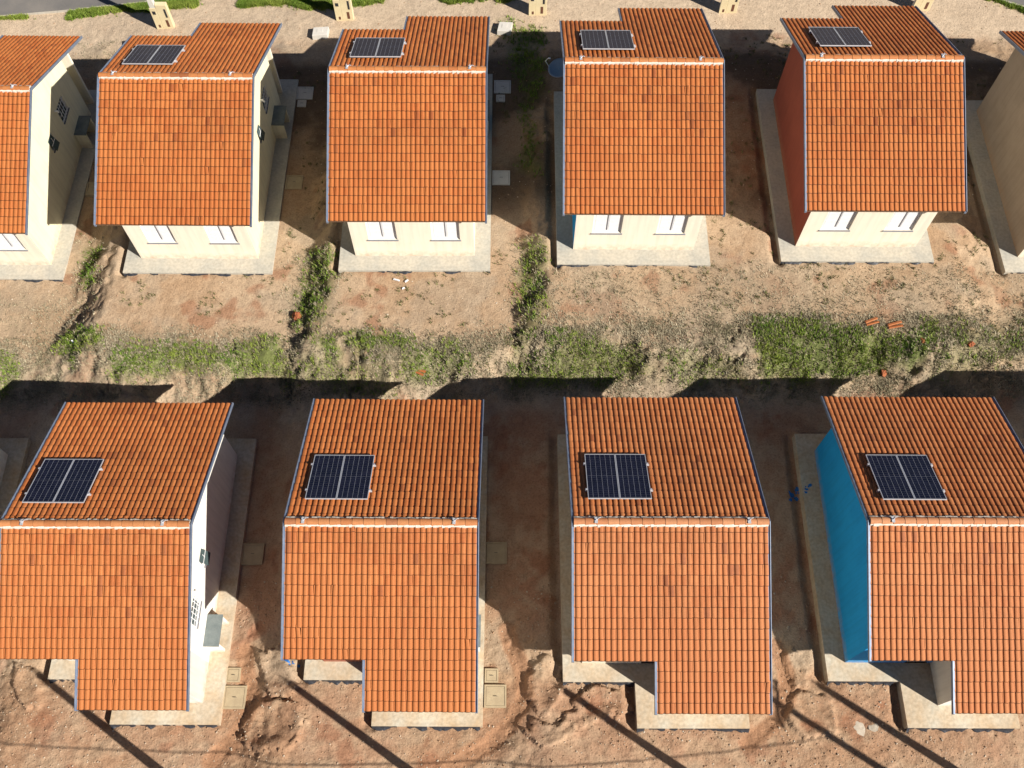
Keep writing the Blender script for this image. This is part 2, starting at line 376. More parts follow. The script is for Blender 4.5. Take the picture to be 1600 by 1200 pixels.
# (mirror, x, y) of every house: rain has cut a trench along the left side of each apron
HPOS = [(-1, -23.56, 29.43), (-1, -13.809, 28.979), (-1, -4.261, 28.715), (-1, 5.165, 28.761), (-1, 14.737, 28.984), (-1, 24.477, 28.854),
        (1, -23.5, 10.4), (1, -13.814, 10.217), (1, -4.251, 10.136), (1, 5.141, 10.053), (1, 14.669, 10.111), (1, 24.45, 10.55)]
def height(x, y):
    """full relief: terraces, bank, wash-outs, ledges and roughness"""
    j1 = fbm(x, y, 1.7, 4, 81, .6) - .5; j2 = fbm(x, y, 1.7, 4, 82, .6) - .5
    h = base_h(x + j1 * .9, y + j2 * .8)
    wx = x + (fbm(x, y, 1.1, 3, 3) - .5) * .9; wy = y + (fbm(x, y, 1.1, 3, 4) - .5) * .9
    near = 1 - sst(6.6, 8.4, y)                         # rough soil of the lower lots
    bank = sst(16.8, 17.8, y) * (1 - sst(19.6, 20.6, y))
    street = sst(36.8, 38.0, y)
    rough = .03 + .035 * near + .045 * bank
    rough = rough * (1 - street * .8)
    n = fbm(x, y, 1.3, 5, 5, .55) - .5
    rid = 1 - np.abs(2 * fbm(x, y, .9, 4, 6) - 1)
    h = h + rough * (n * 1.1 + (rid - .7) * .55 * (near + bank))
    h = h + ((fbm(x, y, 5.0, 4, 7, .65) - .5) * (.035 + .05 * bank + .05 * near)) * (1 - street)
    for w, p in LEDGE:
        P = np.array(p); lo = P.min(0) - 1; hi = P.max(0) + 1
        k = (x > lo[0]) & (x < hi[0]) & (y > lo[1]) & (y < hi[1])
        if k.any():
            jj = fbm(x[k], y[k], 5.0, 3, 83, .6) - .5; sd = poly_sd(x[k] + j1[k] * .35 + jj * .35, y[k] + j2[k] * .35 - jj * .35, p)
            h[k] += w * sst(-.015, .04, sd) * (1 - .8 * sst(.03, .55, sd))
    for w, d, p in CHAN:
        P = np.array(p); lo = P.min(0) - 1.5; hi = P.max(0) + 1.5
        k = (x > lo[0]) & (x < hi[0]) & (y > lo[1]) & (y < hi[1])
        if k.any():
            dd = line_d(x[k] + j1[k] * .7, y[k] + j2[k] * .7, p)
            h[k] -= (d * .55) * (1 - sst(w * .35, w * .62, dd))
    # erosion cracks running down the bank
    for cx, amp in ((-17.6, .3), (-9.5, .35), (-11.7, .25), (-6.55, .35), (.2, .3), (9.35, .35), (3.4, .2), (-3.1, .2), (13.9, .2)):
        k = (np.abs(x - cx) < 1.6) & (y > 16.5) & (y < 25)
        if k.any():
            xx, yy = x[k], y[k]
            c = cx + .2 * np.sin(yy * 1.7 + cx) + j1[k] * 1.6
            h[k] -= amp * .8 * np.clip(n[k] * 3 + .75, 0, 1) * (1 - sst(.02, .12, np.abs(xx - c))) * sst(17.3, 18, yy) * (1 - sst(19.6, 20.4, yy))
    for s, cx, cy in HPOS:
        for ex, ya, yb, dep in ((-3.267, -4.0, 5.668, .22), (-.692, -5.584, -4.0, .17)):
            k = (np.abs(x - cx - ex) < 1.2) & (np.abs(y - cy) < 7)
            if k.any():
                d = cx + ex - x[k] + j1[k] * .12; v = (y[k] - cy) * s
                h[k] -= dep * sst(-.2, 0, d) * (1 - sst(.12, .5, d)) * sst(ya - .25, ya + .15, v) * (1 - sst(yb - .1, yb + .35, v))
    return h
def hz(x, y):
    return float(height(np.array([float(x)]), np.array([float(y)]))[0])
def kerb_y(x):
    return np.interp(x, [-60, -27, -22, -16, 0, 16, 22.6, 24.9, 26.2, 60], [38.2, 39.97, 40.58, 40.85, 41.3, 41.3, 41.0, 40.3, 39.7, 30.5])

def axis(lo, hi, step, far):
    core = np.arange(lo, hi + step / 2, step); out = []; d = step; p = hi
    while p < far:
        d *= 1.35; p += d; out.append(p)
    a = np.array(out) - hi
    return np.concatenate([(lo - a)[::-1], core, hi + a])
def build_ground():
    X = axis(-27.5, 27.5, .075, 420); Y = axis(8.0, 41.5, .085, 420)
    Y = np.concatenate([Y[Y < 1.8 - .3], np.arange(1.8, 7.98, .055), Y[Y >= 8.0 - 1e-6]]); Y = np.concatenate([-np.geomspace(420, 3, 24) + 1.0, [.0, 1.0, 1.5], Y[Y >= 1.8 - 1e-6]])
    x, y = np.meshgrid(X, Y, indexing='ij'); sh = x.shape
    x = x.ravel(); y = y.ravel()
    h = height(x, y)
    road = sst(-.1, .15, y - kerb_y(x))
    h = h - .22 * road
    # ----- soil colour, with some shade painted in between the upper houses
    wx = x + (fbm(x, y, 1.1, 4, 21) - .5) * .9; wy = y + (fbm(x, y, 1.1, 4, 22) - .5) * .9
    A = lambda *c: np.array(c)[None, :]
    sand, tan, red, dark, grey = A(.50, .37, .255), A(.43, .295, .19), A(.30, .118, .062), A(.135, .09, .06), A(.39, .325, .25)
    f1 = fbm(x, y, .35, 5, 23)[:, None]; f2 = fbm(x, y, 1.6, 5, 24, .6)[:, None]; f3 = fbm(x, y, 5.5, 4, 25, .65)[:, None]
    C = tan + (sand - tan) * sst(.36, .62, f1 * .6 + f2 * .4)
    r = mask(wx, wy, RED, .8)[:, None]
    C = C + (red + (tan - red) * .6 * sst(.4, .7, f2) - C) * np.clip(r * (.72 + .6 * (f1 - .5)), 0, 1) * .78
    C = C + (red - C) * .5 * sst(.63, .74, fbm(x, y, .9, 4, 26)[:, None]) 
    C = C + (grey - C) * .4 * (1 - r) * sst(.52, .66, fbm(x, y, .6, 5, 27)[:, None])
    for w, d, p in CHAN:
        dd = line_d(x, y, p)[:, None]; C = C + (A(.39, .215, .125) - C) * .85 * (1 - sst(w * .45, w * .75, dd))
    # damp and mossy earth plus painted-in shade between the houses of the upper row
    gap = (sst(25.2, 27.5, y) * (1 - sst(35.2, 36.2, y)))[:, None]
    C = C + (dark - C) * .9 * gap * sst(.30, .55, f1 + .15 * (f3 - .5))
    dry = mask(wx, wy, DRY, .7)[:, None]
    dcol = A(.30, .245, .165) * (.55 + .9 * f3)
    C = C + (dcol - C) * np.clip(dry * (.5 + 1.3 * (f2 - .3)), 0, 1) * .85
    g = mask(wx, wy, GREEN, .35)[:, None]
    gcol = A(.13, .165, .045) * (.6 + .8 * f3)
    C = C + (gcol - C) * np.clip(g * 1.3 * sst(.25, .5, f2 + .25 * g), 0, 1) * .88
    # dry sandy pavement strip beside the kerb
    pv = (sst(37.2, 38.0, y + .5 * (f2[:, 0] - .5)))[:, None]
    C = C + (A(.53, .41, .29) * (.9 + .2 * f2) - C) * pv * (1 - g * .9) * .85
    lowlot = (1 - sst(7.0, 9.0, y))[:, None]
    C = C * (1 + lowlot * (A(.93, .90, .86) - 1))
    uplot = (sst(19.0, 20.5, y) * (1 - sst(36.5, 37.5, y)))[:, None]
    C = C * (1 + uplot * (A(.91, .88, .83) - 1))
    C = C * (.86 + .28 * f3)
    bnk = (sst(17.0, 18, y) * (1 - sst(19.8, 20.8, y)))[:, None]
    C = C * (1 - bnk * .35 * sst(.55, .7, f3))
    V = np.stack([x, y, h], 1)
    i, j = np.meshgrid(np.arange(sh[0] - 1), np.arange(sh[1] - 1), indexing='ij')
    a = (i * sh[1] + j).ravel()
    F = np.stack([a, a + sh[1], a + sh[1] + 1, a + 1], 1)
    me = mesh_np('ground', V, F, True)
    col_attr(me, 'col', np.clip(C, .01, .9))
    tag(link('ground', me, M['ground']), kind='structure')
build_ground()

# road, kerb and footpath of the street behind the upper row
def strip(name, x0, x1, n, f0, f1, lift, mat, thick=0.0):
    xs = np.linspace(x0, x1, n); mb = MB()
    for a, c in zip(xs[:-1], xs[1:]):
        p = []
        for xx, ff in ((a, f0), (c, f0), (c, f1), (a, f1)):
            yy = float(ff(xx)); p.append((xx, yy, float(base_h(np.array([xx]), np.array([38.5]))[0]) + lift))
        if thick: mb.hexa([(q[0], q[1], q[2] - thick) for q in p], p)
        else: mb.quad(*p)
    o = mb.build(name, mat)
    return tag(o, kind='structure')
strip('road', -60, 60, 61, lambda x: kerb_y(x) + .02, lambda x: kerb_y(x) + 8, -.06, M['asphalt'])
kr = empty('kerb'); tag(kr, kind='structure')
kx = np.arange(-60, 60, 1.0)
for a in kx:
    if abs(a) > 29: continue
    mb = MB()
    z = [float(base_h(np.array([q]), np.array([38.5]))[0]) for q in (a, a + .99)]
    y0, y1 = float(kerb_y(a)), float(kerb_y(a + .99))
    mb.hexa([(a, y0 - .14, z[0] - .25), (a + .985, y1 - .14, z[1] - .25), (a + .985, y1, z[1] - .25), (a, y0, z[0] - .25)],
            [(a, y0 - .14, z[0] + .06), (a + .985, y1 - .14, z[1] + .06), (a + .985, y1 - .01, z[1] + .055), (a, y0 - .01, z[0] + .055)])
    mb.build('kerb_stone', M['kerb'], kr)
# ------------------------------------------------------------------ houses
W2, LA, LB, LE, HR, TP = 3.128, 5.624, 4.062, 5.574, 6.17, 0.445
WX0, WX1, WA, WB, WE, WXN = -2.576, 2.592, 4.91, 3.349, 4.829, 0.497
SX0, SX1, SA, SB, SE, SXN = -3.267, 3.27, 5.668, 4.002, 5.584, -0.692
ST = 0.138                                  # top of the apron
ALF = math.atan(TP); CA, SAF = math.cos(ALF), math.sin(ALF)
NC = 33; PX = 2 * W2 / NC; NOTCH = 14; XN = -W2 + NOTCH * PX
def zr(y): return HR - TP * abs(y)
# one clay tile: flat pan and a rounded roll, tail end thick
def tile_shape():
    prof = [(0.0, .005), (.026, .0), (.050, .004)]
    for k in range(7):
        t = math.pi * (1 - k / 6); prof.append((.122 + .068 * math.cos(t), .008 + .031 * math.sin(t) ** .75))
    ln = .395; V = []; F = []; n = len(prof)
    for (px, pz) in prof: V.append((px, 0, pz + .020))
    for (px, pz) in prof: V.append((px - .003 if px > .06 else px, ln, pz + .000))
    for (px, pz) in prof: V.append((px, .0, pz + .020))
    for (px, pz) in prof: V.append((px, -.025, pz + .005))
    for i in range(n - 1):
        F.append((i, i + 1, n + i + 1, n + i)); F.append((3 * n + i, 3 * n + i + 1, 2 * n + i + 1, 2 * n + i))
    return np.array(V), np.array(F)
TV, TF = tile_shape()
TW = np.ones((len(TV), 1)); TW[-len(TV) // 2:] = .26      # the tail edge of a tile is darker than its face
def tint(row):
    r = RNG.random(3)
    w = {'T': 0.0, 'M': 0.35, 'B': 1.0}[row]             # tile batch: the right lower houses have a paler tint
    base = np.array([.455, .147, .037]) * (1 - w) + np.array([.47, .170, .058]) * w
    deep = np.array([.36, .088, .018]) * (1 - w) + np.array([.38, .112, .032]) * w
    k = r[0] ** 1.6
    c = base + (deep - base) * k * .72
    if r[1] < .03: c = c * np.array([.72, .68, .75])
    return c * (.95 + .10 * r[2])
NV = 28
TILE_MESH = {}
for row in 'TMB':
    TILE_MESH[row] = []
    shades = sorted((tint(row) for _ in range(NV)), key=lambda c: c.sum())
    for k in range(NV):
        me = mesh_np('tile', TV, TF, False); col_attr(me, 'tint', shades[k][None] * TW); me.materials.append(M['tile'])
        sm = np.zeros(len(TF), bool); sm[0::2] = True; me.polygons.foreach_set('use_smooth', sm)
        TILE_MESH[row].append(me)
def tile_places(sy):
    """every tile of the roof: (facing, column, row from eave, matrix)"""
    out = []
    for side in 'AB':
        fy = (1 if side == 'A' else -1) * sy                # faces +y or -y in house space
        X = Vector((1, 0, 0)) if fy < 0 else Vector((-1, 0, 0))
        Yv = Vector((0, -fy * CA, SAF)); Z = X.cross(Yv)
        for c in range(NC):
            if side == 'A': n = 18; vs = [i * (LA / CA) / 18 for i in range(18)]; ev = LA
            elif c < NOTCH: n = 13; vs = [i * (LB / CA) / 13 for i in range(13)]; ev = LB
            else:
                low = (LE - LB) / CA; n = 18; ev = LE
                vs = [i * low / 5 for i in range(5)] + [low + i * (LB / CA) / 13 for i in range(13)]
            xl = -W2 + c * PX
            for r, v in enumerate(vs):
                yy = ev - v * CA
                o = Vector((xl if fy < 0 else xl + PX, fy * yy, zr(yy))) - Z * .052
                o += X * RNG.normal(0, .0025) + Yv * RNG.normal(0, .004)
                a = RNG.normal(0, .008) if RNG.random() > .02 else RNG.normal(0, .05)
                Xr = X * math.cos(a) + Yv * math.sin(a); Yr = Yv * math.cos(a) - X * math.sin(a)
                m = Matrix(((Xr.x, Yr.x, Z.x, o.x), (Xr.y, Yr.y, Z.y, o.y), (Xr.z, Yr.z, Z.z, o.z), (0, 0, 0, 1)))
                out.append((side, c, r, fy, m))
    return out
def wall_panel(mb, a, b, z0, tops, holes, t=.14):
    """vertical wall from plan point a to b; holes are (u0,u1,z0,z1); outside is to the right of a->b"""
    ax, ay = a; bx, by = b; Ln = math.hypot(bx - ax, by - ay); ux, uy = (bx - ax) / Ln, (by - ay) / Ln; nx, ny = uy, -ux
    P = lambda u, z, d=0.0: (ax + ux * u - nx * d, ay + uy * u - ny * d, z)
    tu = [q[0] for q in tops]; tz = [q[1] for q in tops]
    top = lambda u: float(np.interp(u, tu, tz))
    us = sorted(set([0, Ln] + [q for q in tu if 0 < q < Ln] + [q for h in holes for q in h[:2]]))
    for u0, u1 in zip(us[:-1], us[1:]):
        mid = (u0 + u1) / 2; zs = z0
        for h in sorted([h for h in holes if h[0] <= mid <= h[1]], key=lambda h: h[2]):
            for d in (0, t): mb.quad(P(u0, zs, d), P(u1, zs, d), P(u1, h[2], d), P(u0, h[2], d))
            zs = h[3]
        for d in (0, t): mb.quad(P(u0, zs, d), P(u1, zs, d), P(u1, top(u1), d), P(u0, top(u0), d))
        mb.quad(P(u0, top(u0)), P(u1, top(u1)), P(u1, top(u1), t), P(u0, top(u0), t))
    for h in holes:
        c = [(h[0], h[2]), (h[1], h[2]), (h[1], h[3]), (h[0], h[3])]
        for i in range(4):
            p, q = c[i], c[(i + 1) % 4]; mb.quad(P(*p), P(*q), P(*q, t), P(*p, t))
    for u in (0, Ln): mb.quad(P(u, z0), P(u, z0, t), P(u, top(u), t), P(u, top(u)))
def ytops(y0, y1, low=.13):
    """top polyline of a gable wall running from y0 to y1"""
    Ln = abs(y1 - y0); q = [(0, zr(y0) - low), (Ln, zr(y1) - low)]
    if y0 * y1 < 0: q.insert(1, (abs(y0), HR - low))
    return q
def front_window(root, sy, x0, x1, z0, z1, y):
    w = MB(sy); yi = y - .10
    for (p, q, r, s_) in ((x0, x0 + .05, z0, z1), (x1 - .05, x1, z0, z1), (x0 + .05, x1 - .05, z0, z0 + .05), (x0 + .05, x1 - .05, z1 - .05, z1)):
        w.box(p, q, yi - .03, yi + .03, r, s_)
    win = w.build('window', M['white'], root)
    xm = (x0 + x1) / 2
    for k, (a, c) in enumerate(((x0 + .05, xm - .012), (xm + .012, x1 - .05))):
        s_ = MB(sy); d = .0 if k else .012
        s_.box(a, c, yi - .02 + d, yi + .008 + d, z0 + .05, z1 - .05)
        n = 14; hh = (z1 - z0 - .2) / n
        for i in range(n): s_.box(a + .05, c - .05, yi + .008 + d, yi + .016 + d, z0 + .1 + i * hh, z0 + .1 + i * hh + hh * .8)
        s_.build('shutter', M['white'], win)
    g = MB(sy); g.box(xm - .015, xm + .015, yi + .03, yi + .04, z0 + .16, z1 - .05); g.build('mullion', M['frame_grey'], win)
    s_ = MB(sy); s_.box(x0 - .05, x1 + .05, y - .14, y + .05, z0 - .045, z0 - .003); s_.build('sill', M['frame_grey'], win)
def side_window(root, sy, y0, y1, z0, z1, x, grille, tilt):
    w = MB(sy); xi = x - .06
    for (p, q, r, s_) in ((y0, y0 + .04, z0, z1), (y1 - .04, y1, z0, z1), (y0 + .04, y1 - .04, z0, z0 + .04), (y0 + .04, y1 - .04, z1 - .04, z1)):
        w.box(xi - .03, xi + .03, p, q, r, s_)
    win = w.build('window', M['white'], root)
    g = MB(sy)
    o = tilt
    g.hexa([(xi - .005 + o, y0 + .04, z0 + .03), (xi + .005 + o, y0 + .04, z0 + .03), (xi + .005 + o, y1 - .04, z0 + .03), (xi - .005 + o, y1 - .04, z0 + .03)],
           [(xi - .005, y0 + .04, z1 - .04), (xi + .005, y0 + .04, z1 - .04), (xi + .005, y1 - .04, z1 - .04), (xi - .005, y1 - .04, z1 - .04)])
    g.build('pane', M['glass'], win)
    if grille:
        n = 5
        for i in range(1, n):
            yy = y0 + (y1 - y0) * i / n; b_ = MB(sy); b_.box(x + .012, x + .03, yy - .012, yy + .012, z0 - .02, z1 + .02); b_.build('grille_bar', M['white'], win)
        for zz in (z0 + .1, (z0 + z1) / 2, z1 - .1):
            b_ = MB(sy); b_.box(x + .03, x + .045, y0 - .02, y1 + .02, zz - .012, zz + .012); b_.build('grille_bar', M['white'], win)
    else:
        b_ = MB(sy); zm = (z0 + z1) / 2
        b_.box(xi + o * .5 + .006, xi + o * .5 + .02, y0 + .04, y1 - .04, zm - .012, zm + .012); b_.box(xi + o * .5 + .006, xi + o * .5 + .02, (y0 + y1) / 2 - .01, (y0 + y1) / 2 + .01, z0 + .08, z1 - .08)
        b_.build('glazing_bar', M['white'], win)
    s_ = MB(sy); s_.box(x - .12, x + .06, y0 - .03, y1 + .03, z0 - .03, z0 - .003); s_.build('sill', M['frame_grey'], win)

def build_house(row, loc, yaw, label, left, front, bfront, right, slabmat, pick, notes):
    sy = 1 if row == 'B' else -1; tone = 'M' if row == 'B' and loc[0] < 0 else row
    root = empty('house', loc, yaw)
    tag(root, label, 'house', 'upper row of houses' if row == 'T' else 'lower row of houses')
    lx, ly, lz = loc
    cy, sn = math.cos(yaw), math.sin(yaw)
    def gz(px, py):       # terrain height in house space
        return hz(lx + cy * px - sn * sy * py, ly + sn * px + cy * sy * py) - lz
    # --- concrete apron
    pl = [(SX0, -SB), (SXN, -SB), (SXN, -SE), (SX1, -SE), (SX1, SA), (SX0, SA)]
    s_ = MB(sy)
    s_.box(SX0, SXN, -SB, SA, -1.0, ST); s_.box(SXN, SX1, -SE, SA, -1.0, ST - .0)
    # join the two boxes seamlessly: use an outline prism instead
    s_.v.clear(); s_.f.clear(); s_.prism(pl, -1.0, ST)
    slab = s_.build('apron_slab', M[slabmat], root)
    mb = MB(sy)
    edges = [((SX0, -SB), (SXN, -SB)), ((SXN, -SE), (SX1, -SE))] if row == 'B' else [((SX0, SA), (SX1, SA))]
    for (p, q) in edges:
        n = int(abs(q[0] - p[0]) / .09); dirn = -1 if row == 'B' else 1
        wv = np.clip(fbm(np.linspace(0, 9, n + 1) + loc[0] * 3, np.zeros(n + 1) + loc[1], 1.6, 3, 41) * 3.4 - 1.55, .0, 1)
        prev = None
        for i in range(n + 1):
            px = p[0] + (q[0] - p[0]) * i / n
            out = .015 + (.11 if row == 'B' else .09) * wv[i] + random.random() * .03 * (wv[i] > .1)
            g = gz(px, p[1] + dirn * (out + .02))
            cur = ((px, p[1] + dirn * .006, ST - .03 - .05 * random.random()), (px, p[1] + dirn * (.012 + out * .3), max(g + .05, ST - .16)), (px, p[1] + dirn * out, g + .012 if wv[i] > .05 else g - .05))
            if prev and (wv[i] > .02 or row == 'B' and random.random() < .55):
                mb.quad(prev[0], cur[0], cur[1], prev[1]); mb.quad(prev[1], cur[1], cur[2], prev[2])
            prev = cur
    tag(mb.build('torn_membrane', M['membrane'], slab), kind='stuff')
    # --- walls
    wn = [(-1.85, -.64), (.83, 2.01)]; zw0, zw1 = 1.34, 2.86
    z0 = ST - .1
    mb = MB(sy); ztop = zr(WA) - .13
    wall_panel(mb, (WX1 - .003, WA), (WX0 + .003, WA), z0, [(0, ztop), (WX1 - WX0, ztop)], [(WX1 - .003 - b_, WX1 - .003 - a_, zw0, zw1) for a_, b_ in wn], .15)
    wf = mb.build('wall', M['w_' + front], root)
    for a_, b_ in wn: front_window(root, sy, a_, b_, zw0, zw1, WA)
    mb = MB(sy); wall_panel(mb, (WX0, WA - .003), (WX0, -WB + .003), z0, ytops(WA, -WB), [])
    wall_l = mb.build('wall', M['w_' + left], root)
    if left in ('blue', 'red'): wall_l['label'] = ('bright blue' if left == 'blue' else 'brick red') + ' painted side wall'
    mb = MB(sy); zb = zr(WB) - .13; Lb = WXN - WX0
    wall_panel(mb, (WX0 + .003, -WB), (WXN, -WB), z0, [(0, zb), (Lb, zb)], [(Lb - .95, Lb - .12, ST, 2.28), (.55, 1.45, 1.2, 2.28)])
    mb.build('wall', M['w_' + bfront], root)
    d_ = MB(sy); d_.box(WXN - .95, WXN - .12, -WB + .05, -WB + .09, ST, 2.28); dr = d_.build('door', M['door'], root)
    d_ = MB(sy); d_.tube([(WXN - .85, -WB + .05, 1.15), (WXN - .85, -WB - .01, 1.15), (WXN - .75, -WB - .01, 1.15)], .012); d_.build('handle', M['dark'], dr)
    w = MB(sy)
    w.box(WX0 + .55, WX0 + 1.45, -WB + .06, -WB + .1, 1.2, 2.28)
    w = w.build('window', M['white'], root)
    g = MB(sy); g.box(WX0 + .6, WX0 + 1.4, -WB + .045, -WB + .055, 1.25, 2.23); g.build('pane', M['glass'], w)
    mb = MB(sy); wall_panel(mb, (WXN, -WB), (WXN, -WE + .003), z0, ytops(-WB, -WE), [])
    mb.build('wall', M['w_cream' if front == 'white' else 'w_' + front], root)
    ze = zr(WE) - .13
    bath = (-.37, .20, 2.30, 2.98); kit = (-2.55, -1.62, 2.16, 3.02)
    if row == 'T':
        YN, XI = 4.02, 1.74
        mb = MB(sy); wall_panel(mb, (WXN + .003, -WE), (WX1, -WE), z0, [(0, ze), (WX1 - WXN, ze)], [])
        mb.build('wall', M['w_' + front], root)
        mb = MB(sy); wall_panel(mb, (WX1, -YN), (WX1, WA - .003), z0, ytops(-YN, WA), [(YN + q[0], YN + q[1], q[2], q[3]) for q in (kit, bath)])
        wr = mb.build('wall', M['w_' + right], root)
        mb = MB(sy); wall_panel(mb, (XI, -YN), (WX1 - .143, -YN), z0, [(0, zr(YN) - .13), (WX1 - XI, zr(YN) - .13)], [], .1)
        wall_panel(mb, (XI, -WE + .143), (XI, -YN), z0, ytops(-WE + .14, -YN), [], .1)
        mb.build('porch_wall', M['w_' + right], root)
    else:
        mb = MB(sy); wall_panel(mb, (WXN + .003, -WE), (WX1 - .008, -WE), z0, [(0, ze), (WX1 - WXN, ze)], [])
        mb.build('wall', M['w_' + front], root)
        mb = MB(sy); YN = 3.40
        wall_panel(mb, (WX1, -YN), (WX1, WA - .003), z0, ytops(-YN, WA), [(YN + q[0], YN + q[1], q[2], q[3]) for q in (kit, bath)])
        mb.build('wall', M['w_' + right], root)
        mb = MB(sy); wall_panel(mb, (WX1 - .004, -WE + .003), (WX1 - .004, -YN - .002), z0, ytops(-WE, -YN), [])
        mb.build('wall', M['w_grey'], root)
    side_window(root, sy, *kit, WX1, True, 0.0)
    side_window(root, sy, *bath, WX1, False, .22)
    # laundry bay: two short walls and a stone top
    for yy in (-1.93, -2.93):
        mb = MB(sy); mb.box(WX1 + .002, 3.13, yy - .05, yy + .05, ST - .01, 1.09); mb.build('laundry_wall', M['w_' + right], root)
    mb = MB(sy); mb.box(WX1 + .003, 3.17, -3.0, -1.83, 1.092, 1.14); mb.build('laundry_top', M['granite'], root)
    l_ = MB(sy)
    l_.tube([(WX1, -1.5, 3.1), (WX1 + .1, -1.5, 3.12), (WX1 + .14, -1.5, 3.02)], .05, 8); l_.build('wall_lamp', M['white'], root)
    # --- roof: boarding, then tiles on it
    r_ = MB(sy); t0, t1 = -.095, -.155
    def sl(xa, xb, ya, yb):
        r_.hexa([(x, y, zr(y) + t1) for x, y in ((xa, ya), (xb, ya), (xb, yb), (xa, yb))], [(x, y, zr(y) + t0) for x, y in ((xa, ya), (xb, ya), (xb, yb), (xa, yb))])
    sl(-W2 + .01, W2 - .01, .0, LA - .03); sl(-W2 + .01, XN, -LB + .03, -.001); sl(XN + .001, W2 - .01, -LE + .03, -.001)
    roof = r_.build('roof', M['deck'], root)
    pl_ = tile_places(sy)
    chosen = set(); cand = [(i, q) for i, q in enumerate(pl_) if pick(q)]
    cand.sort(key=lambda iq: (iq[1][3], iq[1][2]) if True else 0)
    for i, q in cand[:300]: chosen.add(i)
    rest = []; restn = []
    pxy = np.array([(q[4][0][3] * .45 + lx, q[4][1][3] * .9 + ly) for q in pl_]); wear = np.clip((fbm(pxy[:, 0], pxy[:, 1], .9, 4, 91) - .5) * 2.2 + .5, 0, 1)
    for i, q in enumerate(pl_):
        if i in chosen:
            o = link('tile', TILE_MESH[tone][int(min(NV - 1, NV * (.55 * RNG.random() + .45 * wear[i])))], None, roof); o.matrix_basis = q[4]
        else: rest.append(q[4]); restn.append(wear[i])
    Ms = np.array([[list(r) for r in m] for m in rest])
    V = np.einsum('nij,kj->nki', Ms[:, :3, :3], TV) + Ms[:, None, :3, 3]
    F = TF[None] + (np.arange(len(rest)) * len(TV))[:, None, None]
    me = mesh_np('tile_field', V.reshape(-1, 3), F.reshape(-1, 4), False)
    sm = np.zeros(len(TF) * len(rest), bool); sm[0::2] = True; me.polygons.foreach_set('use_smooth', sm)
    tt = np.array([tint(tone) * (.90 + .18 * w) for w in restn]); col_attr(me, 'tint', (tt[:, None, :] * TW[None]).reshape(-1, 3))
    tag(link('tile_field', me, M['tile'], roof), kind='stuff')
    # ridge: mortar bed and half-round ridge tiles
    mb = MB(); n = 66
    for sg in (1, -1):
        for i in range(n):
            xa = -W2 + 2 * W2 * i / n; xb = xa + 2 * W2 / n
            e = .145 + .035 * random.random()
            mb.hexa([(xa, sg * .02, HR - .1), (xb, sg * .02, HR - .1), (xb, sg * e, HR - .12), (xa, sg * e, HR - .12)],
                    [(xa, sg * .02, HR + .05), (xb, sg * .02, HR + .05), (xb, sg * e, HR - .030 - .01 * random.random()), (xa, sg * e, HR - .030 - .01 * random.random())])
    mb.build('ridge_mortar', M['mortar'], roof)
    nr = 17; p = 2 * W2 / nr
    for i in range(nr):
        x0 = -W2 + i * p; V = []; F = []
        for (xx, rr) in ((x0 + .0, .118), (x0 + p + .02, .103)):
            for k in range(9):
                a = math.pi * k / 8; V.append((xx, rr * math.cos(a) * 1.1, HR - .035 + rr * math.sin(a) * .95))
        for rr in (.118, .095):
            for k in range(9):
                a = math.pi * k / 8; V.append((x0 + (.0 if rr > .1 else -.012), rr * math.cos(a) * 1.1, HR - .035 + rr * math.sin(a) * .95))
        for k in range(8):
            F.append((9 + k, 9 + k + 1, k + 1, k)); F.append((18 + k, 18 + k + 1, 27 + k + 1, 27 + k))
        me = mesh_np('ridge_tile', np.array(V), np.array(F), True); col_attr(me, 'tint', tint(tone)[None] * np.array([1.06, 1.3, 1.7])[None] * np.repeat([1, .4], 18)[:, None])
        link('ridge_tile', me, M['tile'], roof)
    for xx in (-W2 + .55 + .2 * random.random(), W2 - .6 - .3 * random.random()):
        mb = MB(); mb.box(xx - .05, xx + .05, -.10, .10, HR + .075, HR + .095); mb.box(xx - .012, xx + .012, -.012, .012, HR + .09, HR + .24)
        mb.tube([(xx, 0, HR + .1), (xx + .09, .07, HR + .12), (xx + .16, .1, HR + .06)], .012, 5); mb.build('ridge_clip', M['alu'], roof)
    # zinc along the verges
    for sgn in (-1, 1):
        for (ya, yb) in ((.0, LA + .03), (.0, -(LB if sgn < 0 else LE) - .03)):
            mb = MB(sy); xa, xb = sorted((sgn * (W2 - .01), sgn * (W2 + .075)))
            for (x0, x1, u0, u1) in ((xa, xb, -.13, -.035), (sgn * (W2 + .06) - .012, sgn * (W2 + .06) + .012, -.035, .012)):
                mb.hexa([(x, y, zr(y) + u0) for x, y in ((x0, ya), (x1, ya), (x1, yb), (x0, yb))], [(x, y, zr(y) + u1) for x, y in ((x0, ya), (x1, ya), (x1, yb), (x0, yb))])
            mb.build('verge_flashing', M['zinc'], roof)
    mb = MB(sy)
    for (x0, x1, u0, u1) in ((XN - .075, XN + .01, -.13, -.035), (XN - .07, XN - .046, -.035, .012)):
        mb.hexa([(x, y, zr(y) + u0) for x, y in ((x0, -LB - .01), (x1, -LB - .01), (x1, -LE - .03), (x0, -LE - .03))], [(x, y, zr(y) + u1) for x, y in ((x0, -LB - .01), (x1, -LB - .01), (x1, -LE - .03), (x0, -LE - .03))])
    mb.build('verge_flashing', M['zinc'], roof)
    return root

